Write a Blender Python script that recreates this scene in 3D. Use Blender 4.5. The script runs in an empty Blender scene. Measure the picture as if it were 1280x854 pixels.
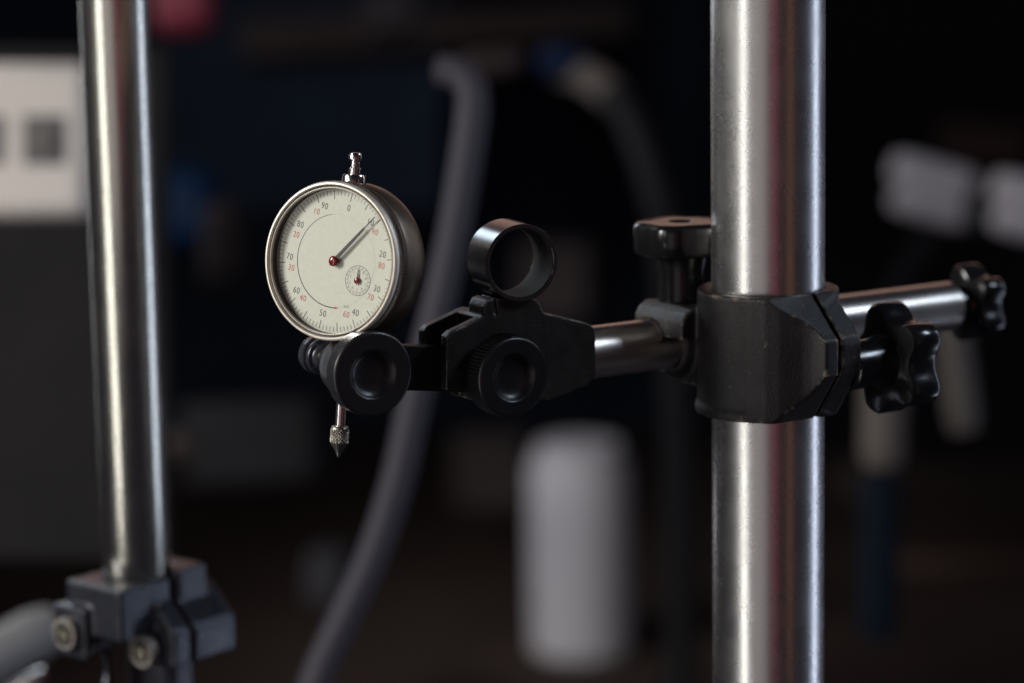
import bpy, bmesh, math, random
from mathutils import Matrix, Vector
random.seed(4)
C = bpy.context.scene.collection
SC = bpy.context.scene
rad = math.radians
MM = 0.001

# ------------------------------------------------------------------ camera
PITCH, ROLL = rad(10.0), rad(0.94)
CAM = Vector((0, 0, 1.30))
F_ = Vector((0, math.cos(PITCH), -math.sin(PITCH)))
R0 = Vector((1, 0, 0)); U0 = Vector((0, math.sin(PITCH), math.cos(PITCH)))
R_ = R0 * math.cos(ROLL) - U0 * math.sin(ROLL)
U_ = U0 * math.cos(ROLL) + R0 * math.sin(ROLL)
FPX = 1280 * 100 / 36.0
cam = bpy.data.cameras.new('camera'); cam_o = bpy.data.objects.new('camera', cam); C.objects.link(cam_o)
m = Matrix((R_, U_, -F_)).transposed().to_4x4(); m.translation = CAM
cam_o.matrix_world = m
cam.lens = 100; cam.sensor_width = 36; cam.sensor_fit = 'HORIZONTAL'
cam.clip_start = 0.05; cam.clip_end = 60
cam.dof.use_dof = True; cam.dof.focus_distance = 1.048; cam.dof.aperture_fstop = 5.0
SC.camera = cam_o

# ------------------------------------------------------------------ world and lamps
w = bpy.data.worlds.new('World'); SC.world = w; w.use_nodes = True
bg = w.node_tree.nodes['Background']; bg.inputs[0].default_value = (0.58, 0.52, 0.80, 1); bg.inputs[1].default_value = 0.018
SC.view_settings.view_transform = 'Standard'; SC.view_settings.look = 'None'
SC.view_settings.exposure = 0; SC.view_settings.gamma = 1

SUBJ = CAM + F_ * 1.075 + Vector((0.0, 0, 0))
def lamp(name, az, el, dist, sx, sy, power, col, target=None, spread=180):
    """area lamp seen from the subject at azimuth az (degrees, + right of the camera), elevation el"""
    t = target or SUBJ
    d = Vector((math.sin(rad(az)) * math.cos(rad(el)), -math.cos(rad(az)) * math.cos(rad(el)), math.sin(rad(el))))
    l = bpy.data.lights.new(name, 'AREA'); l.shape = 'RECTANGLE'; l.size = sx; l.size_y = sy
    l.energy = power; l.color = col; l.spread = rad(spread)
    o = bpy.data.objects.new(name, l); C.objects.link(o)
    o.location = t + d * dist
    o.rotation_euler = d.to_track_quat('Z', 'Y').to_euler()
    return o
lamp('strip_lamp', -54, -6, 1.9, 0.12, 2.2, 10.0, (1.0, 0.985, 0.94))
lamp('window_lamp', -78, 22, 1.8, 0.40, 0.7, 30.0, (1.0, 0.975, 0.92))
lamp('cool_lamp', 106, -4, 1.6, 0.15, 1.9, 6.0, (0.70, 0.80, 1.0))
lamp('cool_high_lamp', 80, 38, 1.5, 0.25, 0.35, 6.0, (0.72, 0.85, 1.0))
lamp('rear_left_lamp', -150, 2, 2.2, 0.25, 1.4, 4.0, (0.85, 0.9, 1.0))
lamp('rear_left_high_lamp', -148, 24, 1.8, 0.35, 0.45, 4.5, (0.74, 0.88, 1.0))
lamp('far_wall_glow_lamp', 176, 17, 1.6, 1.8, 0.5, 1.7, (1.0, 0.62, 0.50))  # stands in for a warm lit far wall, out of view
lamp('front_soft_lamp', -20, -4, 2.6, 1.4, 2.0, 3.0, (1.0, 0.90, 0.90))
lamp('red_reflection_lamp', 9, 0, 2.4, 0.12, 1.8, 0.55, (1.0, 0.12, 0.20))  # added strip in place of a red object mirrored in the post
lamp('amber_reflection_lamp', 42, 0, 2.4, 0.16, 1.8, 0.45, (1.0, 0.50, 0.25))  # added strip that makes the amber stripe mirrored in the post
lamp('canister_fill_lamp', -50, 35, 1.6, 0.5, 0.5, 0.9, (0.95, 0.95, 1.0), target=CAM + Vector((.10, 3.95, -1.0)), spread=50)  # unseen fill, added to brighten the far canister

# ------------------------------------------------------------------ helpers
def V(px, py, d):
    """world point (metres) seen at photo pixel px, py, d millimetres from the lens"""
    return CAM + (F_ * d + R_ * ((px - 640) / FPX * d) - U_ * ((py - 427) / FPX * d)) * MM
def frame(o, z, x=None, y=None):
    z = z.normalized()
    if x is not None:
        x = (x - z * x.dot(z)).normalized(); y = z.cross(x)
    else:
        y = (y - z * y.dot(z)).normalized(); x = y.cross(z)
    m = Matrix((x, y, z)).transposed().to_4x4(); m.translation = o
    return m
def az_dir(az, el=0):
    """horizontal direction pointing back to the camera turned az degrees to the right"""
    return Vector((math.sin(rad(az)) * math.cos(rad(el)), -math.cos(rad(az)) * math.cos(rad(el)), math.sin(rad(el))))

def tag(o, label=None, cat=None, group=None, kind=None):
    if label: o['label'] = label
    if cat: o['category'] = cat
    if group: o['group'] = group
    if kind: o['kind'] = kind
    return o
def thing(name, loc, label, cat, group=None):
    o = bpy.data.objects.new(name, None); C.objects.link(o); o.location = loc
    o.empty_display_size = 0.02
    return tag(o, label, cat, group)
def wmat(o):
    m = o.matrix_basis.copy()
    if o.parent: m = wmat(o.parent) @ o.matrix_parent_inverse @ m
    return m
def obj(name, bm, mat, parent=None, M=None, smooth=40, bevel=0, bseg=2):
    """link a bmesh (in millimetres, own frame M) as ONE mesh object"""
    me = bm if isinstance(bm, bpy.types.Mesh) else None
    if me is None:
        bmesh.ops.recalc_face_normals(bm, faces=bm.faces)
        bmesh.ops.scale(bm, vec=(MM, MM, MM), verts=bm.verts)
        me = bpy.data.meshes.new(name); bm.to_mesh(me); bm.free()
        if smooth:
            me.polygons.foreach_set('use_smooth', [True] * len(me.polygons))
            me.set_sharp_from_angle(angle=rad(smooth))
        me.materials.append(mat)
    o = bpy.data.objects.new(name, me); C.objects.link(o)
    M = M or Matrix.Identity(4)
    if parent:
        o.parent = parent
        o.matrix_basis = wmat(parent).inverted() @ M
    else:
        o.matrix_basis = M
    if bevel:
        b = o.modifiers.new('bevel', 'BEVEL'); b.width = bevel * MM; b.segments = bseg
        b.limit_method = 'ANGLE'; b.angle_limit = rad(35)
    return o

def lathe(prof, seg=64, rfn=None, bm=None, M=None, closed=False):
    """revolve (r, z) about Z; r<=0 ends close on the axis"""
    bm = bm or bmesh.new(); M = M or Matrix.Identity(4)
    rings = []
    for r, z in prof:
        if r <= 1e-6:
            rings.append([bm.verts.new(M @ Vector((0, 0, z)))])
        else:
            ring = []
            for i in range(seg):
                a = 2 * math.pi * i / seg
                rr = rfn(r, z, a, i) if rfn else r
                ring.append(bm.verts.new(M @ Vector((rr * math.cos(a), rr * math.sin(a), z))))
            rings.append(ring)
    pairs = list(zip(rings, rings[1:]))
    if closed: pairs.append((rings[-1], rings[0]))
    for a, b in pairs:
        if len(a) == 1 and len(b) == 1: continue
        for i in range(seg):
            j = (i + 1) % seg
            if len(a) == 1: bm.faces.new((a[0], b[i], b[j]))
            elif len(b) == 1: bm.faces.new((a[i], a[j], b[0]))
            else: bm.faces.new((a[i], a[j], b[j], b[i]))
    return bm
def box(x0, x1, y0, y1, z0, z1, bm=None, M=None):
    bm = bm or bmesh.new(); M = M or Matrix.Identity(4)
    v = [bm.verts.new(M @ Vector((x, y, z))) for x in (x0, x1) for y in (y0, y1) for z in (z0, z1)]
    for f in ((0, 1, 3, 2), (4, 6, 7, 5), (0, 4, 5, 1), (2, 3, 7, 6), (0, 2, 6, 4), (1, 5, 7, 3)):
        bm.faces.new([v[i] for i in f])
    return bm
def prism(poly, d0, d1, bm=None, M=None):
    """polygon in XY extruded along Z from d0 to d1"""
    bm = bm or bmesh.new(); M = M or Matrix.Identity(4)
    a = [bm.verts.new(M @ Vector((x, y, d0))) for x, y in poly]
    b = [bm.verts.new(M @ Vector((x, y, d1))) for x, y in poly]
    n = len(poly)
    bm.faces.new(a[::-1]); bm.faces.new(b)
    for i in range(n):
        j = (i + 1) % n; bm.faces.new((a[i], a[j], b[j], b[i]))
    return bm
def tube(pts, r, seg=20, bm=None, cap=True):
    """tube through world-style points (mm or m, caller's unit); r number or list"""
    bm = bm or bmesh.new()
    P = [Vector(p) for p in pts]; n = len(P)
    rings = []; up = Vector((0, 1, 0.01)).normalized()
    for i, p in enumerate(P):
        t = (P[min(i + 1, n - 1)] - P[max(i - 1, 0)]).normalized()
        x = up.cross(t).normalized(); y = t.cross(x); up = y
        rr = r[i] if isinstance(r, (list, tuple)) else r
        rings.append([bm.verts.new(p + (x * math.cos(a) + y * math.sin(a)) * rr)
                      for a in [2 * math.pi * k / seg for k in range(seg)]])
        up = y if abs(y.length) > .1 else up
        up = t.cross(x)
    for a, b in zip(rings, rings[1:]):
        for k in range(seg):
            bm.faces.new((a[k], a[(k + 1) % seg], b[(k + 1) % seg], b[k]))
    if cap: bm.faces.new(rings[0][::-1]); bm.faces.new(rings[-1])
    return bm
def spline(pts, n=8):
    P = [Vector(p) for p in pts]; out = []
    P = [P[0] * 2 - P[1]] + P + [P[-1] * 2 - P[-2]]
    for i in range(1, len(P) - 2):
        for k in range(n):
            t = k / n
            out.append(0.5 * ((2 * P[i]) + (P[i + 1] - P[i - 1]) * t + (2 * P[i - 1] - 5 * P[i] + 4 * P[i + 1] - P[i + 2]) * t * t
                              + (-P[i - 1] + 3 * P[i] - 3 * P[i + 1] + P[i + 2]) * t ** 3))
    out.append(P[-2]); return out
def baked(adds, cuts, mat, voxel=0.5, smooth=6, name='casting'):
    """union of bmeshes minus cuts, voxel-rounded like a casting; returns a mesh in metres"""
    tmp = []
    def mk(bm):
        bmesh.ops.recalc_face_normals(bm, faces=bm.faces)
        me = bpy.data.meshes.new('t'); bm.to_mesh(me); bm.free()
        o = bpy.data.objects.new('t', me); C.objects.link(o); tmp.append(o); return o
    A = [mk(b) for b in adds]; B = [mk(b) for b in cuts]
    base = A[0]
    if voxel:      # overlapping closed solids: the voxel step itself makes their union
        bm = bmesh.new()
        for o in A: bm.from_mesh(o.data)
        bm.to_mesh(base.data); bm.free()
        md = base.modifiers.new('r', 'REMESH'); md.mode = 'VOXEL'; md.voxel_size = voxel * .9
        dg = bpy.context.evaluated_depsgraph_get()
        u = bpy.data.meshes.new_from_object(base.evaluated_get(dg)); base.modifiers.clear()
        old = base.data; base.data = u; bpy.data.meshes.remove(old)
    for op, L in ((('DIFFERENCE', B),) if voxel else (('UNION', A[1:]), ('DIFFERENCE', B))):
        for o in L:
            md = base.modifiers.new('b', 'BOOLEAN'); md.operation = op; md.object = o; md.solver = 'EXACT'
    if voxel:
        md = base.modifiers.new('r', 'REMESH'); md.mode = 'VOXEL'; md.voxel_size = voxel; md.use_smooth_shade = True
        if smooth:
            md = base.modifiers.new('s', 'SMOOTH'); md.iterations = smooth; md.factor = 0.5
    dg = bpy.context.evaluated_depsgraph_get()
    me = bpy.data.meshes.new_from_object(base.evaluated_get(dg))
    me.transform(Matrix.Scale(MM, 4))
    me.materials.clear(); me.materials.append(mat)
    for o in tmp:
        d = o.data; bpy.data.objects.remove(o); bpy.data.meshes.remove(d)
    me.name = name
    if voxel: me.polygons.foreach_set('use_smooth', [True] * len(me.polygons))
    return me

# ------------------------------------------------------------------ materials
def mat(name, base, rough=0.5, metal=0.0, spec=0.5, var=0.0, vscale=40, rvar=0.0, rscale=120, bump=0.0, bscale=400,
        wear=None, wear_pos=(0.53, 0.60), aniso=0.0, stretch=None, coat=0):
    m = bpy.data.materials.new(name); m.use_nodes = True
    nt = m.node_tree; N = nt.nodes; L = nt.links
    p = N['Principled BSDF']
    p.inputs['Base Color'].default_value = (*base, 1); p.inputs['Roughness'].default_value = rough
    p.inputs['Metallic'].default_value = metal; p.inputs['Specular IOR Level'].default_value = spec
    if coat: p.inputs['Coat Weight'].default_value = coat; p.inputs['Coat Roughness'].default_value = 0.15
    tc = N.new('ShaderNodeTexCoord'); mp = N.new('ShaderNodeMapping'); L.new(tc.outputs['Object'], mp.inputs[0])
    if stretch: mp.inputs['Scale'].default_value = stretch
    def noise(scale, det=6):
        n = N.new('ShaderNodeTexNoise'); n.inputs['Scale'].default_value = scale; n.inputs['Detail'].default_value = det
        n.inputs['Roughness'].default_value = 0.65
        L.new(mp.outputs[0], n.inputs['Vector']); return n
    col = None
    if var:
        n = noise(vscale); r = N.new('ShaderNodeValToRGB')
        r.color_ramp.elements[0].position = .3; r.color_ramp.elements[1].position = .7
        r.color_ramp.elements[0].color = (*[c * (1 - var) for c in base], 1)
        r.color_ramp.elements[1].color = (*[min(1, c * (1 + var)) for c in base], 1)
        L.new(n.outputs['Fac'], r.inputs[0]); col = r.outputs[0]; L.new(col, p.inputs['Base Color'])
    if wear:
        g = N.new('ShaderNodeNewGeometry'); n = noise(150, 5)
        ad = N.new('ShaderNodeMath'); ad.operation = 'MULTIPLY_ADD'; ad.inputs[1].default_value = 0.20
        L.new(n.outputs['Fac'], ad.inputs[0]); L.new(g.outputs['Pointiness'], ad.inputs[2])
        r = N.new('ShaderNodeMapRange'); r.inputs['From Min'].default_value = wear_pos[0] + .113; r.inputs['From Max'].default_value = wear_pos[1] + .125
        L.new(ad.outputs[0], r.inputs['Value'])
        mx = N.new('ShaderNodeMix'); mx.data_type = 'RGBA'; mx.inputs[7].default_value = (*wear, 1)
        if col: L.new(col, mx.inputs[6])
        else: mx.inputs[6].default_value = (*base, 1)
        L.new(r.outputs[0], mx.inputs[0]); L.new(mx.outputs[2], p.inputs['Base Color'])
        sc = N.new('ShaderNodeMath'); sc.operation = 'MULTIPLY'; sc.inputs[1].default_value = 0.6
        L.new(r.outputs[0], sc.inputs[0]); L.new(sc.outputs[0], p.inputs['Metallic'])
    if rvar:
        n = noise(rscale, 8); r = N.new('ShaderNodeMapRange'); r.inputs['From Min'].default_value = .3; r.inputs['From Max'].default_value = .7
        r.inputs['To Min'].default_value = max(.02, rough - rvar); r.inputs['To Max'].default_value = min(1, rough + rvar)
        L.new(n.outputs['Fac'], r.inputs['Value']); L.new(r.outputs[0], p.inputs['Roughness'])
    if bump:
        n = noise(bscale, 5); b = N.new('ShaderNodeBump'); b.inputs['Strength'].default_value = bump; b.inputs['Distance'].default_value = 0.0004
        L.new(n.outputs['Fac'], b.inputs['Height']); L.new(b.outputs[0], p.inputs['Normal'])
    if aniso:
        t = N.new('ShaderNodeTangent'); t.direction_type = 'RADIAL'; t.axis = 'Z'
        p.inputs['Anisotropic'].default_value = aniso; L.new(t.outputs[0], p.inputs['Tangent'])
    return m

def post_steel(name, base, rough, seed):
    """ground steel: fine rings round the post, small scratches and dull patches"""
    m = bpy.data.materials.new(name); m.use_nodes = True
    nt = m.node_tree; N = nt.nodes; L = nt.links; p = N['Principled BSDF']
    p.inputs['Metallic'].default_value = 1
    tc = N.new('ShaderNodeTexCoord')
    def noise(scale, stretch, det=5, rgh=.6):
        mp = N.new('ShaderNodeMapping'); mp.inputs['Scale'].default_value = stretch; mp.inputs['Location'].default_value = (seed, seed, seed)
        L.new(tc.outputs['Object'], mp.inputs[0])
        n = N.new('ShaderNodeTexNoise'); n.inputs['Scale'].default_value = scale; n.inputs['Detail'].default_value = det
        n.inputs['Roughness'].default_value = rgh; L.new(mp.outputs[0], n.inputs['Vector']); return n
    rings = noise(90, (.6, .6, 40), 4, .7)
    cloud = noise(45, (1, 1, 1.0), 6, .65)
    mr = N.new('ShaderNodeMapRange'); mr.inputs['From Min'].default_value = .3; mr.inputs['From Max'].default_value = .7
    mr.inputs['To Min'].default_value = rough * .9; mr.inputs['To Max'].default_value = rough * 1.12
    L.new(cloud.outputs['Fac'], mr.inputs['Value']); L.new(mr.outputs[0], p.inputs['Roughness'])
    cr = N.new('ShaderNodeValToRGB'); cr.color_ramp.elements[0].position = .3; cr.color_ramp.elements[1].position = .7
    cr.color_ramp.elements[0].color = (*[c * .93 for c in base], 1); cr.color_ramp.elements[1].color = (*base, 1)
    L.new(rings.outputs['Fac'], cr.inputs[0])
    # short scratches: thin bands of a stretched, turned voronoi
    mps = N.new('ShaderNodeMapping'); mps.inputs['Rotation'].default_value = (rad(25), rad(35), rad(15)); mps.inputs['Scale'].default_value = (1, 1, .05)
    L.new(tc.outputs['Object'], mps.inputs[0])
    vo = N.new('ShaderNodeTexVoronoi'); vo.feature = 'F1'; vo.inputs['Scale'].default_value = 420; vo.inputs['Randomness'].default_value = 1
    L.new(mps.outputs[0], vo.inputs['Vector'])
    sc = N.new('ShaderNodeMapRange'); sc.inputs['From Min'].default_value = .07; sc.inputs['From Max'].default_value = .03
    L.new(vo.outputs['Distance'], sc.inputs['Value'])
    patch = noise(38, (1, 1, .5), 3); pm = N.new('ShaderNodeMapRange'); pm.inputs['From Min'].default_value = .52; pm.inputs['From Max'].default_value = .62
    L.new(patch.outputs['Fac'], pm.inputs['Value'])
    mul = N.new('ShaderNodeMath'); mul.operation = 'MULTIPLY'; L.new(sc.outputs[0], mul.inputs[0]); L.new(pm.outputs[0], mul.inputs[1])
    mx = N.new('ShaderNodeMix'); mx.data_type = 'RGBA'; mx.inputs[7].default_value = (.9, .9, .9, 1)
    L.new(cr.outputs[0], mx.inputs[6]); L.new(mul.outputs[0], mx.inputs[0]); L.new(mx.outputs[2], p.inputs['Base Color'])
    b = N.new('ShaderNodeBump'); b.inputs['Strength'].default_value = .35; b.inputs['Distance'].default_value = 0.00003
    ad = N.new('ShaderNodeMath'); ad.operation = 'MULTIPLY_ADD'; ad.inputs[1].default_value = 0
    L.new(mul.outputs[0], ad.inputs[0]); L.new(rings.outputs['Fac'], ad.inputs[2])
    L.new(ad.outputs[0], b.inputs['Height']); L.new(b.outputs[0], p.inputs['Normal'])
    t = N.new('ShaderNodeTangent'); t.direction_type = 'RADIAL'; t.axis = 'Z'
    p.inputs['Anisotropic'].default_value = .55; L.new(t.outputs[0], p.inputs['Tangent'])
    return m

STEEL = post_steel('ground_steel', (.60, .59, .58), .27, 0)
STEEL_L = post_steel('ground_steel_far', (.74, .72, .64), .225, 3)
ROD = mat('turned_rod_steel', (.55, .51, .48), .30, 1, rvar=.06, rscale=90, var=.2, vscale=60, stretch=(1, 1, .15))
CHROME = mat('plated_steel', (.62, .58, .58), .18, 1, rvar=.05, var=.1)
BEZEL = mat('nickel_rim', (.72, .67, .59), .50, .65, rvar=.08, rscale=300, var=.08, vscale=300)
CASE = mat('bronzed_case', (.14, .108, .085), .44, .72, rvar=.12, rscale=60, var=.3, vscale=60, aniso=.3)
BLACK = mat('black_turned_plastic', (.012, .012, .014), .34, 0, .5, rvar=.06, rscale=200, bump=.12, bscale=900)
BLACK2 = mat('black_oxide_steel', (.013, .012, .012), .42, 0, .5, rvar=.1, rscale=200, bump=.7, bscale=1200, wear=(.30, .27, .25), wear_pos=(.515, .56))
CAST = mat('black_painted_casting', (.010, .0085, .0095), .44, 0, .45, var=.4, vscale=60, rvar=.1, rscale=150, bump=.7, bscale=1300, wear=(.42, .34, .26), wear_pos=(.515, .56))
BLUED = mat('blued_steel_band', (.05, .045, .05), .20, .5, .6, rvar=.03, rscale=150)
DUSTY = mat('dusty_ring_lining', (.016, .013, .011), .75, 0, .4, var=.4, vscale=150, bump=.4)
KNOB = mat('black_moulded_knob', (.008, .008, .009), .20, 0, .5, rvar=.05, rscale=200)
FACE = mat('cream_dial_enamel', (.645, .655, .585), .5, 0, .3, var=.04, vscale=500)
INK = mat('black_print', (.03, .03, .035), .6)
REDINK = mat('red_print', (.50, .06, .06), .6)
GREENINK = mat('green_print', (.10, .22, .14), .6)
FAINT = mat('faint_print', (.50, .49, .42), .6)
NEEDLE = mat('dark_steel_needle', (.025, .025, .03), .45, .2)
REDPAINT = mat('dark_red_lacquer', (.16, .008, .012), .16, 0, .6)
WALLIN = mat('inner_rim_brown', (.045, .032, .030), .5, .2)
GREYALU = mat('dark_anodised_aluminium', (.033, .035, .046), .30, .4, rvar=.08, bump=.2)
BOLT = mat('zinc_bolt', (.50, .49, .42), .28, 1, rvar=.06)

gl = bpy.data.materials.new('thin_crystal'); gl.use_nodes = True
nt = gl.node_tree; nt.nodes.remove(nt.nodes['Principled BSDF'])
tr = nt.nodes.new('ShaderNodeBsdfTransparent'); tr.inputs[0].default_value = (.97, .97, .95, 1)
gs = nt.nodes.new('ShaderNodeBsdfGlossy'); gs.inputs['Roughness'].default_value = .05
fr = nt.nodes.new('ShaderNodeFresnel'); fr.inputs[0].default_value = 1.35
mx = nt.nodes.new('ShaderNodeMixShader'); nt.links.new(fr.outputs[0], mx.inputs[0]); nt.links.new(tr.outputs[0], mx.inputs[1]); nt.links.new(gs.outputs[0], mx.inputs[2])
nt.links.new(mx.outputs[0], nt.nodes['Material Output'].inputs[0])

# ------------------------------------------------------------------ shared frames
YAW = 32
T = Vector((math.cos(rad(YAW)), math.sin(rad(YAW)), 0))          # along the rod: right and away
NN = Vector((-math.sin(rad(YAW)), math.cos(rad(YAW)), 0))        # across the rod, away from the camera
Z = Vector((0, 0, 1))
def L3(o, x, y, z): return o + (T * x + NN * y + Z * z) * MM

# ================================================================== RIGHT POST
DP = 1100.0
O = V(960, 447, DP)
RP = 21.75
post = obj('steel_post', lathe([(0, -330), (RP - 1, -330), (RP, -329), (RP, 329), (RP - 1, 330), (0, 330)], 128), STEEL, None,
           Matrix.Translation(O))
tag(post, 'thick brushed steel post standing upright through the black cross clamp', 'post')

# ------------------------------------------------------------------ star knob
def star(R, th, M, parent, lobes=5, hub_r=8, hub_l=10, phase=0, hole=0, mat_=KNOB, depth=.17):
    """star knob: front face at +th, back at 0, hub behind; axis Z"""
    def rf(r, z, a, i):
        c = math.cos(lobes * (a - phase)); k = (1 - depth) + depth * (c * (1.2 - .2 * c * c))
        return r * (k if r > R * .5 else 1)
    e = th * .16
    prof = [(hub_r * .75, 0.0), (R * .84, 0.0), (R - e * .5, .25 * e), (R, e), (R, th - e), (R - .3 * e, th - .35 * e), (R - e, th), (R * .62, th)]
    if hole:
        prof = [(0, 0), *prof, (R * .45, th), (hole * 1.15, th), (hole, th - .6), (hole, th - 7), (0, th - 7)]
    else:
        prof = [(0, 0), *prof, (R * .42, th + .4), (0, th + .4)]
    k = obj('star_knob', lathe(prof, 100, rf), mat_, parent, M)
    if hub_l:
        obj('hub', lathe([(0, -hub_l), (hub_r * .92, -hub_l), (hub_r, -hub_l + .6), (hub_r, -hub_l * .35), (hub_r * 1.15, .1), (0, .1)], 48), mat_, k, M)
    return k

# ================================================================== CROSS CLAMP
clamp = thing('cross_clamp', L3(O, 0, 0, -22), 'black cast cross clamp with worn edges gripping the thick steel post', 'clamp')
MC = frame(O, Z, x=T)       # local x = T, y = NN, z = up
RODY, RODZ, RODR = 34.5, 3.5, 10.2
c_slot = 4.6
def lug(x0, x1, grow=0):
    # profile in (p, z), p toward the camera = -y ; extruded along x
    prof = [(10, 27.5), (22, 27.5), (38, 12.5), (39, 9), (39, 2), (38, -1.5), (24, -20.5), (10, -20.5)]
    Mx = Matrix(((0, 0, 1, 0), (-1, 0, 0, 0), (0, 1, 0, 0), (0, 0, 0, 1)))
    return prism(prof, x0, x1, M=Mx)
Mrod = Matrix(((0, 0, 1, 0), (1, 0, 0, RODY), (0, 1, 0, RODZ), (0, 0, 0, 1)))
# shield-shaped flat between the collar and the lug
shield_plan = [(c_slot + .7, -39.2), (-2.5, -38.9), (-3.3, -36), (-4.8, -33.3), (-7.2, -30.9), (-10.5, -28.7), (-14.5, -26.2), (-18.5, -22.5), (-22, -17), (-23, -10), (-21, -1.3), (0, .7), (c_slot + .7, .9)]
def shield():
    a = prism(shield_plan, -20.37, 27.37)
    return a
def lug_limit():
    prof = [(-60, 27.6), (25, 27.6), (38.2, 12.8), (39, 9), (39, 2), (38.2, -1.8), (27, -20.6), (-60, -20.6)]
    Mx = Matrix(((0, 0, 1, 0), (-1, 0, 0, 0), (0, 1, 0, 0), (0, 0, 0, 1)))
    return prism(prof, -60, 60, M=Mx)
def chamfer_cut(zs):
    # wedge that trims what pokes past the sloping lug profile (above, or below)
    Mx = Matrix(((0, 0, 1, 0), (-1, 0, 0, 0), (0, 1, 0, 0), (0, 0, 0, 1)))
    if zs > 0: prof = [(22, 28), (38.3, 12.5), (60, 12), (60, 45), (22, 45)]
    else: prof = [(24, -21), (60, -50), (60, -2), (38.3, -1.7)]
    return prism(prof, -60, 60, M=Mx)
body_me = baked(
    [lathe([(0, -20.5), (27.4, -20.5), (27.4, 27.5), (0, 27.5)], 96),
     shield(),
     lathe([(0, -20.5), (28.3, -20.5), (28.3, -17.5), (27, -15), (0, -15.5)], 96),
     box(-19, 20, 8, 32, -12.5, 19.5),
     lathe([(0, -24), (11.6, -24), (13.2, -22.5), (14.8, -18), (16, -11), (16, 22), (0, 22)], 72, M=Mrod),
     prism([(-32, 11), (-31.6, 14.5), (-29.5, 18), (-26, 20), (-22, 19.6), (-16, 17.4), (-11, 16.6), (-7, 18), (-3, 22), (2, 22), (2, 8), (-32, 8)], 12.5, 45, M=Matrix(((1, 0, 0, 0), (0, 0, 1, 0), (0, 1, 0, 0), (0, 0, 0, 1))))],
    [chamfer_cut(1), chamfer_cut(-1),
     lathe([(0, -60), (21.9, -60), (21.9, 60), (0, 60)], 96),
     lathe([(0, -60), (10.4, -60), (10.4, 60), (0, 60)], 72, M=Mrod),
     box(c_slot - .8, 60, -60, -2, -60, 60)],
    CAST, .55, 12)
obj('clamp_body', body_me, CAST, clamp, MC)
jaw_me = baked(
    [lug(c_slot + .9, 14.6),
     lathe([(0, -20.5), (27.2, -20.5), (27.2, 27.5), (0, 27.5)], 96)],
    [lathe([(0, -60), (21.9, -60), (21.9, 60), (0, 60)], 96),
     chamfer_cut(1), chamfer_cut(-1),
     box(-60, c_slot + .9, -60, 60, -60, 60), box(-60, 60, -1.2, 60, -60, 60)],
    CAST, .5, 5)
obj('clamp_jaw', jaw_me, CAST, clamp, MC)
# the clamping screw and its star knob, pointing right and away
Mk = frame(L3(O, 32.5, -29, -.8), T, x=NN)
ks = star(22.4, 14.5, Mk, clamp, hub_r=9.4, hub_l=17.5, phase=rad(0), depth=.14)
# upright knob that locks the rod
Mk = frame(L3(O, -16.5, RODY, 51 - 13), Z, x=-R_)
ku = star(18.5, 13, Mk, clamp, lobes=5, hub_r=9.4, hub_l=20, phase=rad(0), hole=4.4, mat_=KNOB, depth=.055)

# ================================================================== SUPPORT ROD
Mr = frame(L3(O, 0, RODY, RODZ), T, x=NN)
rod = thing('support_rod', L3(O, -60, RODY, RODZ), 'shiny round steel rod crossing behind the thick post with star knob on its far end', 'rod')
obj('rod_shaft', lathe([(0, -75), (RODR, -75), (RODR, 121), (RODR - .6, 121.6), (0, 121.6)], 72), ROD, rod, Mr)
star(16.8, 12, frame(L3(O, 128.5, RODY, RODZ), T, x=NN), rod, hub_r=7.5, hub_l=7.4, phase=rad(0), depth=.14)

# ================================================================== HOLDER with ring and knurled knob
DH = 1052.0
HK = V(643, 472, DH)                      # centre of the knurled knob's face
hold = thing('indicator_holder', V(660, 500, DH + 22), 'black cast swivel holder with upright blued ring and knurled knob', 'holder')
Mface = frame(HK, -NN, y=Z)               # z toward the camera, x = T (right), y = up
def knob_face(R, th, dish, Rd, segs=150, knurl=0.0, n=64, back=.96):
    """round knob, face at z=0 with a dished centre, body going to -th"""
    def rf(r, z, a, i):
        if knurl and r > R - .01 and -th + 1.4 < z < -1.1: return r + (knurl if i % 2 else -knurl)
        return r
    pr = [(0, -th), (R * back - 1, -th), (R * back, -th + .5), (R - .15, -th + 1.3), (R, -th + 1.5), (R, -th + 1.7), (R, -1.15), (R, -1.0), (R - .12, -.6), (R - .45, -.25), (R - .9, -.06), (R - 1.15, 0), (R - 1.4, 0),
          (Rd + .9, 0), (Rd + .6, 0), (Rd + .3, -.08), (Rd, -.35), (Rd * .95, -.8), (Rd * .86, -dish * .62), (Rd * .7, -dish * .86), (Rd * .5, -dish * .97), (Rd * .45, -dish), (0, -dish)]
    return lathe(pr, segs, rf)
obj('knurled_knob', knob_face(15.1, 10.8, 2.6, 8.9, 136, .38), BLACK, hold, Mface)
obj('knob_washer', lathe([(0, -14), (7.5, -14), (7.5, -10.4), (0, -10.4)], 40), BLACK2, hold, Mface)
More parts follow.
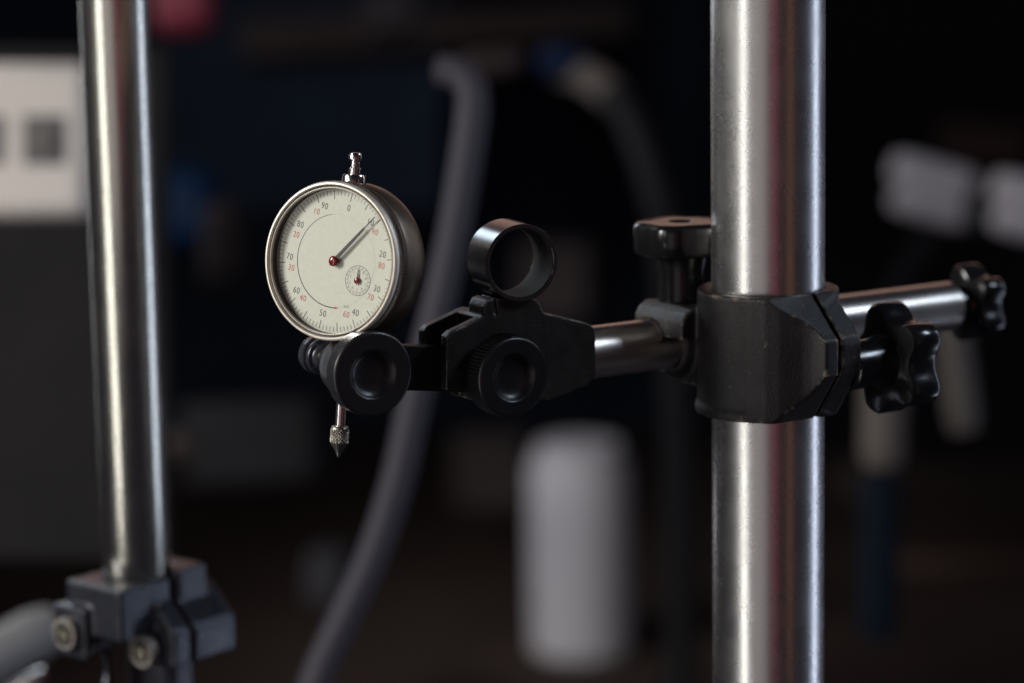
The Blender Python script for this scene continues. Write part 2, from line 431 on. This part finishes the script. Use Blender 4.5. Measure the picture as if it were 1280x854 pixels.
# casting: silhouette given in photo pixels of its front plane, thickness along NN
def face_pt(px, py, yoff):
    """(x, z) in the holder frame of the point at px,py lying yoff mm behind the knob face"""
    ray = (V(px, py, 1000) - CAM).normalized(); n = -NN; p0 = HK + NN * yoff * MM
    t = (p0 - CAM).dot(n) / ray.dot(n); q = (CAM + ray * t - p0) / MM
    return (q.dot(T), q.dot(Z))
FY = 12.5
body_poly = [face_pt(*p, FY) for p in [(594, 404), (606, 394), (640, 391), (680, 391), (735, 404), (743, 410), (745, 420), (745, 470), (735, 482), (690, 500), (600, 505), (580, 480), (580, 440)]]
ped = [face_pt(*p, FY) for p in [(603, 420), (605, 384), (609, 376), (616, 373), (668, 373), (675, 379), (680, 391), (684, 420)]]
prong_f = [face_pt(*p, FY) for p in [(558, 422), (564, 415), (612, 392), (650, 392), (650, 488), (558, 488)]]
Mxz = Matrix(((1, 0, 0, 0), (0, 0, 1, 0), (0, 1, 0, 0), (0, 0, 0, 1)))   # poly (x,z), extruded along y (away)
hb = baked([prism(body_poly, FY, FY + 21, M=Mxz), prism(ped, FY, FY + 11, M=Mxz), prism(prong_f, FY, FY + 21, M=Mxz)],
           [box(-60, -6.5, FY + 4.2, FY + 16.5, -40, 40),
            box(-.7, .7, FY - 1, FY + 30, 21.5, 40)], BLACK2, .45, 4)
MH = frame(HK, Z, x=T)
obj('holder_body', hb, BLACK2, hold, MH)
# ring
RA = az_dir(24)
ring_c = V(652.5, 329, 1058)
Mring = frame(ring_c, RA, y=Z)
RR, RL = 14.6, 18.2
rg = obj('ring', lathe([(RR - .25, 0), (RR, -.25), (RR, -.45), (RR, -RL + .45), (RR, -RL + .25), (RR - .25, -RL), (RR - 1.6, -RL), (RR - 1.75, -RL + .2), (RR - 1.75, -.3), (RR - 1.5, 0)], 128, closed=True), BLUED, hold, Mring)

obj('ring_lining', lathe([(RR - 1.74, -.5), (RR - 1.85, -.6), (RR - 1.85, -RL + .6), (RR - 1.74, -RL + .5)], 96), DUSTY, rg, Mring)
# ================================================================== LINK ARM with plain knob (clamps the indicator stem)
D1 = 1028.0
KS = Matrix.Scale(.983, 4)
K1 = V(467, 468, D1)
arm = thing('clamp_arm', V(467, 500, D1 + 18), 'flat black link arm with smooth dished knob below the dial', 'clamp arm')
NF = az_dir(28.5)                           # knob axis toward the camera
M1 = frame(K1, NF, y=Z) @ KS
obj('dished_knob', knob_face(15.9, 8.5, 2.4, 9.0, 96, 0), BLACK, arm, M1)
X1 = M1.to_3x3() @ Vector((1, 0, 0))
hub = lathe([(0, -40), (4.6, -40), (4.9, -37), (5.6, -33), (7.5, -29), (9.6, -26), (11.3, -23), (12.3, -18), (12.8, -14), (13.8, -8.6), (0, -8.6)], 64)
obj('swivel_block', hub, BLACK, arm, M1)
# bar reaches to the holder's fork
A = V(470, 458, D1 + 22); B = V(606, 461.5, DH + 18)
bd = (B - A).normalized(); Mb = frame((A + B) / 2, bd, y=Z); hl = (B - A).length / MM / 2
obj('link_bar', box(-3.2, 3.2, -8.4, 8.4, -hl, hl), mat('dull_black_bar', (.009, .009, .010), .5, 0, .25, bump=.4, bscale=900), arm, Mb, bevel=.5)
# small grooved thumb nut on the far end of the same axis
Mg = M1 @ Matrix.Translation((0, 0, -41.5 * MM))
obj('thumb_nut', lathe([(0, 2.2), (4.8, 2.2), (5.4, 1.6), (5.2, .4), (5.6, -.3), (6.9, -.7), (7.2, -1.2), (7.2, -2.8), (6.9, -3.2), (5.6, -3.4), (5.6, -5.0), (6.9, -5.2), (7.4, -5.7), (7.4, -9.0), (7.0, -9.6), (5, -9.9), (0, -10)], 96), GREYALU, arm, Mg)

# ================================================================== DIAL INDICATOR
DD = 1034.0
sD = DD / FPX
n_cam = Vector((-math.sin(rad(31)), -math.sin(rad(1.6)), math.cos(rad(31))))
nD = (R_ * n_cam.x + U_ * n_cam.y - F_ * n_cam.z).normalized()
D0 = V(411.5, 326.5, DD)
Mimg = frame(D0, nD, y=U_) @ KS
Mdial = Mimg @ Matrix.Rotation(-rad(5.1), 4, 'Z')          # y = stem axis
dial = thing('dial_indicator', (Mdial @ Matrix.Translation((0, -.073, -.014))).translation,
             'round dial indicator with cream numbered face and bronzed case held above the link arm', 'dial gauge')
RB = 29.6
def kn(r, z, a, i):
    return r + ((.26 if i % 2 else -.26) if (r > RB - .5 and -6.0 < z < -3.4) else 0)
# case
obj('case', lathe([(0, -22.5), (24, -22.5), (27.2, -21.9), (28.8, -20.6), (29.4, -18.8), (29.5, -17), (29.5, -8.2), (29.1, -7.7), (28.4, -7.6), (0, -7.6)], 160), CASE, dial, Mdial)
bez = obj('bezel', lathe([(28.3, -7.7), (29.6, -7.6), (29.85, -7.3), (29.85, -6.9), (29.45, -6.5), (29.4, -6.2), (29.6, -5.9), (29.6, -4.8), (29.6, -3.5), (29.4, -3.1), (29.2, -2.6),
                          (28.9, -2.4), (28.3, -2.4), (28.3, -7.7)], 420, kn), CASE, dial, Mdial)
rim = obj('rim', lathe([(28.9, -2.6), (29.5, -2.5), (29.65, -2.0), (29.6, -.9), (29.35, -.3), (28.9, 0), (28.5, 0), (28.3, -.2), (28.2, -.6), (28.15, -1.7), (27.55, -1.7), (27.5, -.9),
                        (27.4, -.6), (27.2, -.5), (27.0, -.65), (26.92, -1.1), (26.92, -1.6), (27.3, -2.6)], 200, closed=True), BEZEL, dial, Mdial)
obj('rim_groove', lathe([(28.14, -1.45), (27.56, -1.45)], 160), INK, rim, Mdial)
obj('inner_wall', lathe([(26.9, -1.6), (26.85, -4.6), (27.4, -4.6), (27.4, -1.6)], 160, closed=True), WALLIN, bez, Mdial)
ZF = -4.3
obj('crystal', lathe([(0, -1.5), (26.93, -1.5)], 128), gl, dial, Mdial)
face = obj('dial_face', lathe([(0, ZF), (27.1, ZF), (27.1, ZF - .6), (0, ZF - .6)], 160), FACE, dial, Mdial)
# printing: own frame with 0 of the scale on +y
TH0 = 17.8 - 5.1
def pol(r, deg, cw0=TH0):                                   # deg clockwise from the 0 mark
    a = rad(90 - deg - cw0); return r * math.cos(a), r * math.sin(a)
def quad(bm, r0, r1, deg, wd, z, cx=0, cy=0, cw0=TH0):
    a = rad(90 - deg - cw0); u = Vector((math.cos(a), math.sin(a), 0)); s = Vector((-u.y, u.x, 0)) * wd / 2; c = Vector((cx, cy, z))
    bm.faces.new([bm.verts.new(c + u * r0 - s), bm.verts.new(c + u * r1 - s), bm.verts.new(c + u * r1 + s), bm.verts.new(c + u * r0 + s)])
zi = ZF + .05
bm = bmesh.new()
for k in range(100):
    d = k * 3.6
    if k % 5 == 0: quad(bm, 22.9, 26.2, d, .26, zi)
    else: quad(bm, 24.4, 26.2, d, .17, zi)
obj('tick_marks', bm, INK, face, Mdial, smooth=0)
def arcm(r, d0, d1, w0, w1, n=90, z=zi, cx=0, cy=0, cw0=TH0):
    bm = bmesh.new(); prev = None
    for i in range(n + 1):
        t = i / n; dd = d0 + (d1 - d0) * t; a = rad(90 - dd - cw0); wd = w0 + (w1 - w0) * t
        u = Vector((math.cos(a), math.sin(a), 0)); c = Vector((cx, cy, z))
        q = (bm.verts.new(c + u * (r - wd / 2)), bm.verts.new(c + u * (r + wd / 2)))
        if prev: bm.faces.new((prev[0], prev[1], q[1], q[0]))
        prev = q
    return bm
obj('arc_line', arcm(17.4, -22, -196, .14, .38), INK, face, Mdial, smooth=0)
obj('inner_disc_edge', arcm(17.4, -22, 164, .10, .10, z=zi - .01), FAINT, face, Mdial, smooth=0)
bm = bmesh.new(); x, y = pol(17.4, -196); ax = Vector((x, y, zi + .01)); a = rad(90 + 196 - TH0); tg = Vector((-math.sin(a), math.cos(a), 0)); rr = Vector((math.cos(a), math.sin(a), 0))
bm.faces.new([bm.verts.new(ax + tg * 1.3), bm.verts.new(ax + rr * .5 - tg * .2), bm.verts.new(ax - rr * .5 - tg * .2)])
obj('arrow_tip', bm, REDINK, face, Mdial, smooth=0)

def text_mesh(txt, size, mat_, rot=0, at=(0, 0, 0), parent=None, M=None, name='numeral', thin=0.0, sx=.85):
    cu = bpy.data.curves.new('t', 'FONT'); cu.body = txt; cu.size = size; cu.align_x = 'CENTER'; cu.align_y = 'CENTER'
    cu.offset = thin; cu.resolution_u = 3; cu.space_character = 1.12
    o = bpy.data.objects.new('t', cu); C.objects.link(o)
    dg = bpy.context.evaluated_depsgraph_get()
    me = bpy.data.meshes.new_from_object(o.evaluated_get(dg)); bpy.data.objects.remove(o); bpy.data.curves.remove(cu)
    me.transform(Matrix.Scale(MM, 4) @ Matrix.Translation(at) @ Matrix.Rotation(rot, 4, 'Z') @ Matrix.Diagonal((sx, 1, 1, 1)))
    me.materials.clear(); me.materials.append(mat_); me.name = name
    return obj(name, me, mat_, parent, M)
for k in range(10):
    v = k * 10; d = k * 36
    rot = -rad(TH0)*0.55 + rad(5.1)*.0
    rot = -rad(9)
    if v in (0, 50):
        x, y = pol(20.4, d + (0 if v == 0 else 0)); text_mesh(str(v), 3.45, INK, rot, (x, y, zi), face, Mdial, thin=-.02)
    else:
        x, y = pol(21.0, d + 5.5 if v > 50 else d - 5.5); text_mesh(str(v), 3.45, INK, rot, (x, y, zi), face, Mdial, thin=-.02)
        x, y = pol(20.4, d - 6.0 if v > 50 else d + 6.0); text_mesh(str(100 - v), 3.3, REDINK, rot, (x, y, zi), face, Mdial, thin=-.02)
# small counter dial
def img2dial(x, y):
    a = rad(5.1); return x * math.cos(a) - y * math.sin(a), x * math.sin(a) + y * math.cos(a)
sx_, sy_ = img2dial(9.75, -7.4)
sub = obj('small_dial', lathe([(0, zi - .02), (5.6, zi - .02)], 64, M=Matrix.Translation((sx_, sy_, 0))), FACE, face, Mdial)
obj('ring_line', arcm(5.5, 0, 360, .16, .16, 64, zi + .01, sx_, sy_), INK, face, Mdial, smooth=0)
obj('ring_line', arcm(4.5, 0, 360, .10, .10, 64, zi + .01, sx_, sy_), INK, face, Mdial, smooth=0)
bm = bmesh.new()
for k in range(20): quad(bm, 4.5, 5.5, k * 18, .12, zi + .01, sx_, sy_, 3)
obj('small_ticks', bm, INK, face, Mdial, smooth=0)
for k in range(10):
    x, y = pol(3.55, -36 * k, 3)
    text_mesh(str(k), 1.5, REDINK if k == 5 else INK, -rad(9), (sx_ + x, sy_ + y, zi + .012), face, Mdial, thin=-.01)
gx, gy = img2dial(4.4, -17.0)
text_mesh('0.01', 1.5, GREENINK, 0, (gx, gy, zi), face, Mdial, 'unit_print', thin=-.01)
# needles
bm = bmesh.new(); ND = 49.5 - 5.1
def needle(bm, L0, L1, w0, w1, z, deg, cx=0, cy=0, t=.3):
    a = rad(90 - deg); u = Vector((math.cos(a), math.sin(a), 0)); s = Vector((-u.y, u.x, 0)); c = Vector((cx, cy, 0))
    lo = [c - u * L0 - s * w1 * .9 + Z * z, c + u * L1 - s * w1 / 2 + Z * z, c + u * L1 + s * w1 / 2 + Z * z, c - u * L0 + s * w1 * .9 + Z * z]
    pts = [(-L0, w0 * .5), (1.5, w0), (L1 * .72, w0 * .62), (L1 * .74, w1), (L1, w1 * .6)]
    top = [bm.verts.new(c + u * p - s * q / 2 + Z * (z + t)) for p, q in pts] + [bm.verts.new(c + u * p + s * q / 2 + Z * (z + t)) for p, q in pts[::-1]]
    bot = [bm.verts.new(c + u * p - s * q / 2 + Z * z) for p, q in pts] + [bm.verts.new(c + u * p + s * q / 2 + Z * z) for p, q in pts[::-1]]
    bm.faces.new(top); bm.faces.new(bot[::-1])
    for i in range(len(top)):
        j = (i + 1) % len(top); bm.faces.new((bot[i], bot[j], top[j], top[i]))
needle(bm, 2.2, 24.6, 1.45, .42, ZF + 1.3, ND)
nd = obj('needle', bm, NEEDLE, dial, Mdial, smooth=0)
obj('needle_cap', lathe([(0, ZF + .1), (1.2, ZF + .1), (1.2, ZF + 1.4), (1.9, ZF + 1.45), (1.95, ZF + 1.85), (1.65, ZF + 2.15), (.9, ZF + 2.35), (0, ZF + 2.4)], 40), REDPAINT, nd, Mdial)
bm = bmesh.new(); needle(bm, 1.6, 4.3, .55, .3, ZF + .45, 3, sx_, sy_, .15)
nd2 = obj('small_needle', bm, NEEDLE, dial, Mdial, smooth=0)
obj('small_cap', lathe([(0, ZF + .1), (.7, ZF + .1), (.7, ZF + .6), (1.2, ZF + .65), (1.15, ZF + .95), (.6, ZF + 1.2), (0, ZF + 1.25)], 32, M=Matrix.Translation((sx_, sy_, 0))), REDPAINT, nd2, Mdial)
# stem above and below, axis = dial y at depth ZS
ZS = -13.5
Ms = Mdial @ Matrix.Translation((0, 0, ZS * MM)) @ Matrix.Rotation(-rad(90), 4, 'X')     # z = dial +y
cap = obj('cap_base', lathe([(0, 28.5), (4.6, 28.5), (4.6, 31.6), (4.3, 32.2), (2.6, 32.4), (0, 32.4)], 48), CHROME, dial, Ms)
obj('lift_cap', lathe([(0, 32.3), (2.25, 32.3), (2.25, 34.6), (1.75, 35.0), (1.7, 37.2), (2.1, 37.5), (2.55, 37.9), (2.6, 39.3), (2.3, 40.1), (1.4, 40.5), (0, 40.6)], 40), CHROME, dial, Ms)
obj('stem', lathe([(0, -50), (4.0, -50), (4.0, -29), (0, -29)], 48), CHROME, dial, Ms)
obj('plunger', lathe([(0, -63.5), (2.0, -63.5), (2.0, -49.5), (0, -49.5)], 40), CHROME, dial, Ms)
def dk(r, z, a, i):
    if -69 < z < -63 and r > 3: return r + .26 * (max(math.sin(18 * a + z * 5), math.sin(18 * a - z * 5)) - .5)
    return r
pr = [(0, -62.1), (2.9, -62.1), (3.3, -62.5)] + [(3.45, -63.0 - .22 * k) for k in range(25)] + [(3.1, -68.9), (2.6, -69.8), (1.25, -72.0), (1.0, -72.6), (.75, -73.4), (.4, -73.9), (0, -74)]
obj('contact_point', lathe(pr, 132, dk), mat('knurled_steel', (.34, .32, .28), .35, 1), dial, Ms)

# ================================================================== LEFT POST and its clamp (further back)
DL = 1262.0; sL = DL / FPX
PL = V(172, 720, DL)
RLp = 42.5 * sL
lp = obj('steel_post', lathe([(0, -22), (RLp - .5, -22), (RLp, -21), (RLp, 460), (0, 460)], 96), STEEL_L, None, Matrix.Translation(PL))
tag(lp, 'thinner out of focus steel post rising from a grey bolted block', 'post')
lc = thing('post_clamp', PL - Z * .05, 'dark grey bolted clamp block round the foot of the thinner blurred post', 'clamp')
LX = Vector((math.cos(rad(50)), math.sin(rad(50)), 0))
ML = frame(PL, Z, x=LX)
Myz = Matrix(((0, 0, 1, 0), (1, 0, 0, 0), (0, 1, 0, 0), (0, 0, 0, 1)))
lb = baked([box(-27, 25.4, -17.6, 17.2, -22, 1.5), box(-31, -15, 1, 22, -33, -9), box(6, 24, -19.5, 12, -18, 4),
            prism([(-8, -2), (-18, -8), (-28.5, -19), (-29.5, -22), (-29, -36), (-8, -38)], -7, 31, M=Myz),
            box(-14, 22, -10, 15, -70, -15)],
           [box(3.2, 5.4, -45, 0, -42, 10), lathe([(0, -80), (RLp + .2, -80), (RLp + .2, 60), (0, 60)], 64),
            lathe([(0, -5), (13, -5), (13, 80), (0, 80)], 48, M=Matrix.Translation((-22, 30, -42)) @ Matrix.Rotation(rad(90), 4, 'X'))],
           GREYALU, .9, 3)
obj('clamp_block', lb, GREYALU, lc, ML)
for bx, by, bz in ((-34.5, 11, -20.5), (-13.5, -15, -29)):
    Mb_ = ML @ Matrix.Translation((bx * MM, by * MM, bz * MM)) @ Matrix.Rotation(-rad(90), 4, 'Y') @ Matrix.Scale(.8, 4)
    b = obj('bolt', lathe([(0, -5), (6.4, -5), (6.6, 1), (5.8, 2), (3.4, 2), (3.2, 1.6), (3.0, -1), (0, -1.2)], 32), BOLT, lc, Mb_)
    obj('bolt_seat', lathe([(6.8, -5), (8.8, -5), (8.8, .4), (6.8, .4)], 32, closed=True), BLACK2, b, Mb_)

# ================================================================== BACKGROUND
def slab(name, px0, px1, py0, py1, d, th, mat_, label=None, cat=None, kind=None, rot=0, yaw=0, bevel=4, parent=None):
    """upright box with its front at depth d, seen between the given photo pixels"""
    s = d / FPX; c = V((px0 + px1) / 2, (py0 + py1) / 2, d)
    Mx = frame(c, -F_, y=U_) @ Matrix.Rotation(rad(yaw), 4, 'Y') @ Matrix.Rotation(rad(rot), 4, 'Z')
    hx, hy = abs(px1 - px0) / 2 * s, abs(py1 - py0) / 2 * s
    o = obj(name, box(-hx, hx, -hy, hy, -th, 0), mat_, parent, Mx, bevel=bevel)
    if label or kind: tag(o, label, cat, None, kind)
    return o, Mx
NAVY = mat('dark_navy_wall_paint', (.017, .022, .036), .8, 0, .12, var=.35, vscale=3)
DARKM = mat('dark_panel_paint', (.015, .0135, .014), .7, 0, .15, var=.25, vscale=6)
BLK = mat('black_board', (.009, .0075, .010), .85, 0, .08)
OFFW = mat('offwhite_plastic', (.62, .56, .52), .5, var=.06, vscale=8)
SOCK = mat('grey_socket_insert', (.10, .10, .11), .5)
REDP = mat('red_plastic', (.20, .015, .035), .6)
BLUEP = mat('blue_plastic', (.001, .018, .06), .5, 0, .15)
BRWN = mat('brown_wood', (.022, .015, .015), .7, 0, .12, var=.3, vscale=9, stretch=(1, 6, 6))
HOSE = mat('grey_rubber_hose', (.040, .036, .048), .6, 0, .3)
HOSED = mat('dark_rubber_cable', (.007, .0065, .008), .6, 0, .2)
WHITE = mat('white_enamel', (.50, .48, .50), .5, 0, .3, var=.05, vscale=7)
GREYM = mat('grey_metal', (.48, .44, .47), .35, .1)
TAN = mat('tan_finish', (.10, .08, .07), .6)
BENCH = mat('brown_bench_top', (.045, .030, .024), .7, 0, .15, var=.5, vscale=5, stretch=(1, 8, 1))

# wall far behind and bench in front of it
o, _ = slab('back_wall', -1100, 2400, -900, 1900, 6500, 60, NAVY, kind='structure', bevel=0)
bt = obj('bench_top', box(-1500, 1500, 0, 1800, -40, 0), BENCH, None, Matrix.Translation(Vector((.3, 3.55, V(727, 812, 4000).z))), bevel=3)
tag(bt, kind='structure')

slab('black_backboard', 905, 1900, -300, 600, 5200, 300, BLK, 'tall black cupboard added to darken the right background', 'backboard', bevel=6)  # plain black board, added to make the right background darker
# socket box at the upper left
sb = thing('socket_box', V(50, 175, 1720), 'off white double socket box behind the thinner post', 'socket box')
slab('housing', -120, 110, 78, 272, 1950, 45, OFFW, parent=sb, bevel=9)
slab('socket_insert', 28, 82, 144, 206, 1948, 30, SOCK, parent=sb, bevel=2)
slab('socket_insert', -60, 4, 144, 206, 1948, 30, SOCK, parent=sb, bevel=2)
slab('socket_core', 42, 70, 158, 192, 1944, 8, mat('brown_socket_core', (.13, .11, .10), .5), parent=sb, bevel=2)
slab('cabinet_panel', -500, 206, 60, 700, 2150, 30, DARKM, 'dark grey painted panel carrying the off white socket box', 'panel', bevel=2)
# blurred coloured things
slab('red_case', 190, 262, -60, 38, 2700, 80, REDP, 'dim red plastic case above beside the thinner post', 'case', bevel=14)
slab('blue_case', 196, 266, 210, 304, 3000, 80, BLUEP, 'dark blue plastic case right of the thinner post', 'case', bevel=16)
slab('wooden_block', 250, 300, 250, 360, 2700, 60, BRWN, 'small brown block beside the dark blue case', 'block', bevel=14)
slab('shelf_board', 300, 790, 10, 60, 3800, 160, BRWN, 'tilted brown shelf board along the top edge', 'shelf', rot=3, bevel=6)
slab('blue_clip', 672, 735, 55, 95, 2700, 40, mat('dark_blue_clip', (.001, .010, .04), .6, 0, .2), 'dark blue clip between two cable bends near the top', 'clip', bevel=12)
# hoses
pts = [V(x, y, 1620 - k * 3) for k, (x, y) in enumerate([(548, 90), (572, 92), (588, 108), (591, 140), (583, 200), (566, 300), (544, 400), (519, 500),
                                  (497, 600), (464, 700), (418, 800), (396, 850), (360, 960)])]
me_pts = [p / MM for p in spline(pts, 6)]
h = obj('grey_hose', tube(me_pts, 20.5 * 1600 / FPX, 24), HOSE); tag(h, 'pale grey hose hanging in a long curve behind the dial', 'hose')
pts = [V(x, y, d) for x, y, d in [(706, 88, 2750), (738, 98, 2700), (768, 122, 2650), (795, 170, 2620), (815, 230, 2600), (830, 300, 2600), (840, 400, 2600), (845, 520, 2600), (850, 700, 2600), (850, 900, 2600)]]
h = thing('dark_cable', pts[0], 'dark cable arching down behind the ring with a tan end', 'cable')
obj('cable_sheath', tube([p / MM for p in spline(pts, 6)], 19 * 2600 / FPX, 20), HOSED, h)
obj('tan_end', tube([p / MM for p in spline(pts[:3], 6)], 21 * 2700 / FPX, 20), TAN, h)  # first stretch of the cable, thicker and tan
# brown rail at the hose's top
slab('wooden_rail', 575, 655, 60, 96, 2100, 30, BRWN, 'short brown rail beside the top bend of the grey hose', 'rail', rot=6, bevel=8)

# white canister
dC = 4000; sC = dC / FPX
cbase = V(727, 812, dC)
can = thing('canister', cbase, 'tall blurred white canister standing below the knurled knob', 'canister')
obj('canister_body', lathe([(0, 0), (66, 0), (71, 5), (71, 262), (66, 274), (0, 274)], 64), WHITE, can, Matrix.Translation(cbase))
obj('canister_lid', lathe([(0, 273), (60, 273), (60, 290), (54, 296), (0, 296)], 64), WHITE, can, Matrix.Translation(cbase))

# right-hand blurred tools
def rodlike(name, p0, p1, d0, d1, rpx, mat_, label, cat, parent=None, d_mid=None, taper=1.0):
    a, b = V(*p0, d0) / MM, V(*p1, d1) / MM; n = 8
    r0 = rpx * (d0 + d1) / 2 / FPX
    rs = [r0 * (.8 if i in (0, n) else 1) * (1 + (taper - 1) * i / n) for i in range(n + 1)]
    ps = [a.lerp(b, min(1, max(0, (i / n)))) for i in range(n + 1)]
    o = obj(name, tube(ps, rs, 28), mat_, parent)
    if label: tag(o, label, cat)
    return o
for p0, p1, d, lab, hi in (((1120, 226), (1214, 250), 2900, 'grey blurred metal tube lying right of the thick post', .9), ((1246, 250), (1360, 278), 2700, 'grey metal tube cut by the right edge of the picture', 1.3)):
    t = thing('metal_tube', V(*p0, d), lab, 'tube')
    rodlike('tube_upper', (p0[0], p0[1] - 17), (p1[0], p1[1] - 17), d, d + 30, 21, GREYM, None, None, t)
    rodlike('tube_lower', (p0[0], p0[1] + 21), (p1[0] - 8, p1[1] + 20), d, d + 30, 19, GREYM, None, None, t)
    rodlike('end_cap', (p1[0] + 6, p1[1] + 8), (p1[0] + 26, p1[1] + 14), d, d + 10, 30, HOSED, None, None, t)
rodlike('thin_strut', (1165, 290), (1095, 400), 2900, 2850, 14, HOSED, 'thin dark strut slanting down below the grey tube', 'strut')
rodlike('metal_ferrule', (1106, 450), (1102, 584), 2300, 2300, 27, TAN, 'tan metal ferrule under the clamp star knob', 'ferrule')
rodlike('tool_handle', (1100, 588), (1096, 800), 2350, 2350, 25, mat('dark_blue_handle', (.002, .006, .012), .7, 0, .1), 'dark blue tool handle below the tan ferrule', 'handle')
rodlike('brown_post', (1186, 380), (1206, 540), 2200, 2200, 22, mat('grey_brown_post', (.05, .04, .035), .6), 'short grey brown stick behind the star knobs', 'stick')
rodlike('pale_pipe', (-110, 880), (66, 782), 1640, 1700, 34, mat('pale_grey_pipe', (.20, .19, .19), .5), 'pale grey pipe slanting into the lower left corner', 'pipe')
rodlike('chrome_lever', (-40, 900), (58, 842), 1500, 1500, 12, CHROME, 'short shiny lever end in the lower left corner', 'lever')
# dim clutter on the shelves and the bench, far behind
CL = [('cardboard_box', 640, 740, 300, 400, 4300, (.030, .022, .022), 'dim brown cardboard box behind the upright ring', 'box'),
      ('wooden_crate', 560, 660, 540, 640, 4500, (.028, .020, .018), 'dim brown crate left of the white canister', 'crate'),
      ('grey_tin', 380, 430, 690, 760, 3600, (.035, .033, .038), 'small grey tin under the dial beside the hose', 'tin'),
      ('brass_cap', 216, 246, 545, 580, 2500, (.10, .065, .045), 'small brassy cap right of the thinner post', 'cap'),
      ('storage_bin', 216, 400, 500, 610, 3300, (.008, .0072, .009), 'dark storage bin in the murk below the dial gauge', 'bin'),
      ('backpanel', 190, 560, -80, 270, 5200, (.014, .026, .050), 'dark navy toolbox added high behind the dial', 'backpanel'),  # plain navy panel, put in for the backdrop's navy area
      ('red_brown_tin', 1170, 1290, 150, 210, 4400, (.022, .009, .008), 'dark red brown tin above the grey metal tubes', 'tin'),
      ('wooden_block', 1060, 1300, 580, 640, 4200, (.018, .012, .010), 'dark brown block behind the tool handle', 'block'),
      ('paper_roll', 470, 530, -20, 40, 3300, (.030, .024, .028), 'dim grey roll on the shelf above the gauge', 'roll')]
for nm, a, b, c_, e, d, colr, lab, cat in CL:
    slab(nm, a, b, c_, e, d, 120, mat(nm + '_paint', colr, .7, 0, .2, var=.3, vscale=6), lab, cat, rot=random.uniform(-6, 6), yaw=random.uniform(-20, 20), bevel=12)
slab('wooden_plank', 1120, 1420, 690, 740, 4400, 120, mat('orange_brown_wood', (.05, .022, .014), .6, var=.3, vscale=9), 'orange brown plank at the lower right edge', 'plank', rot=2, bevel=6)
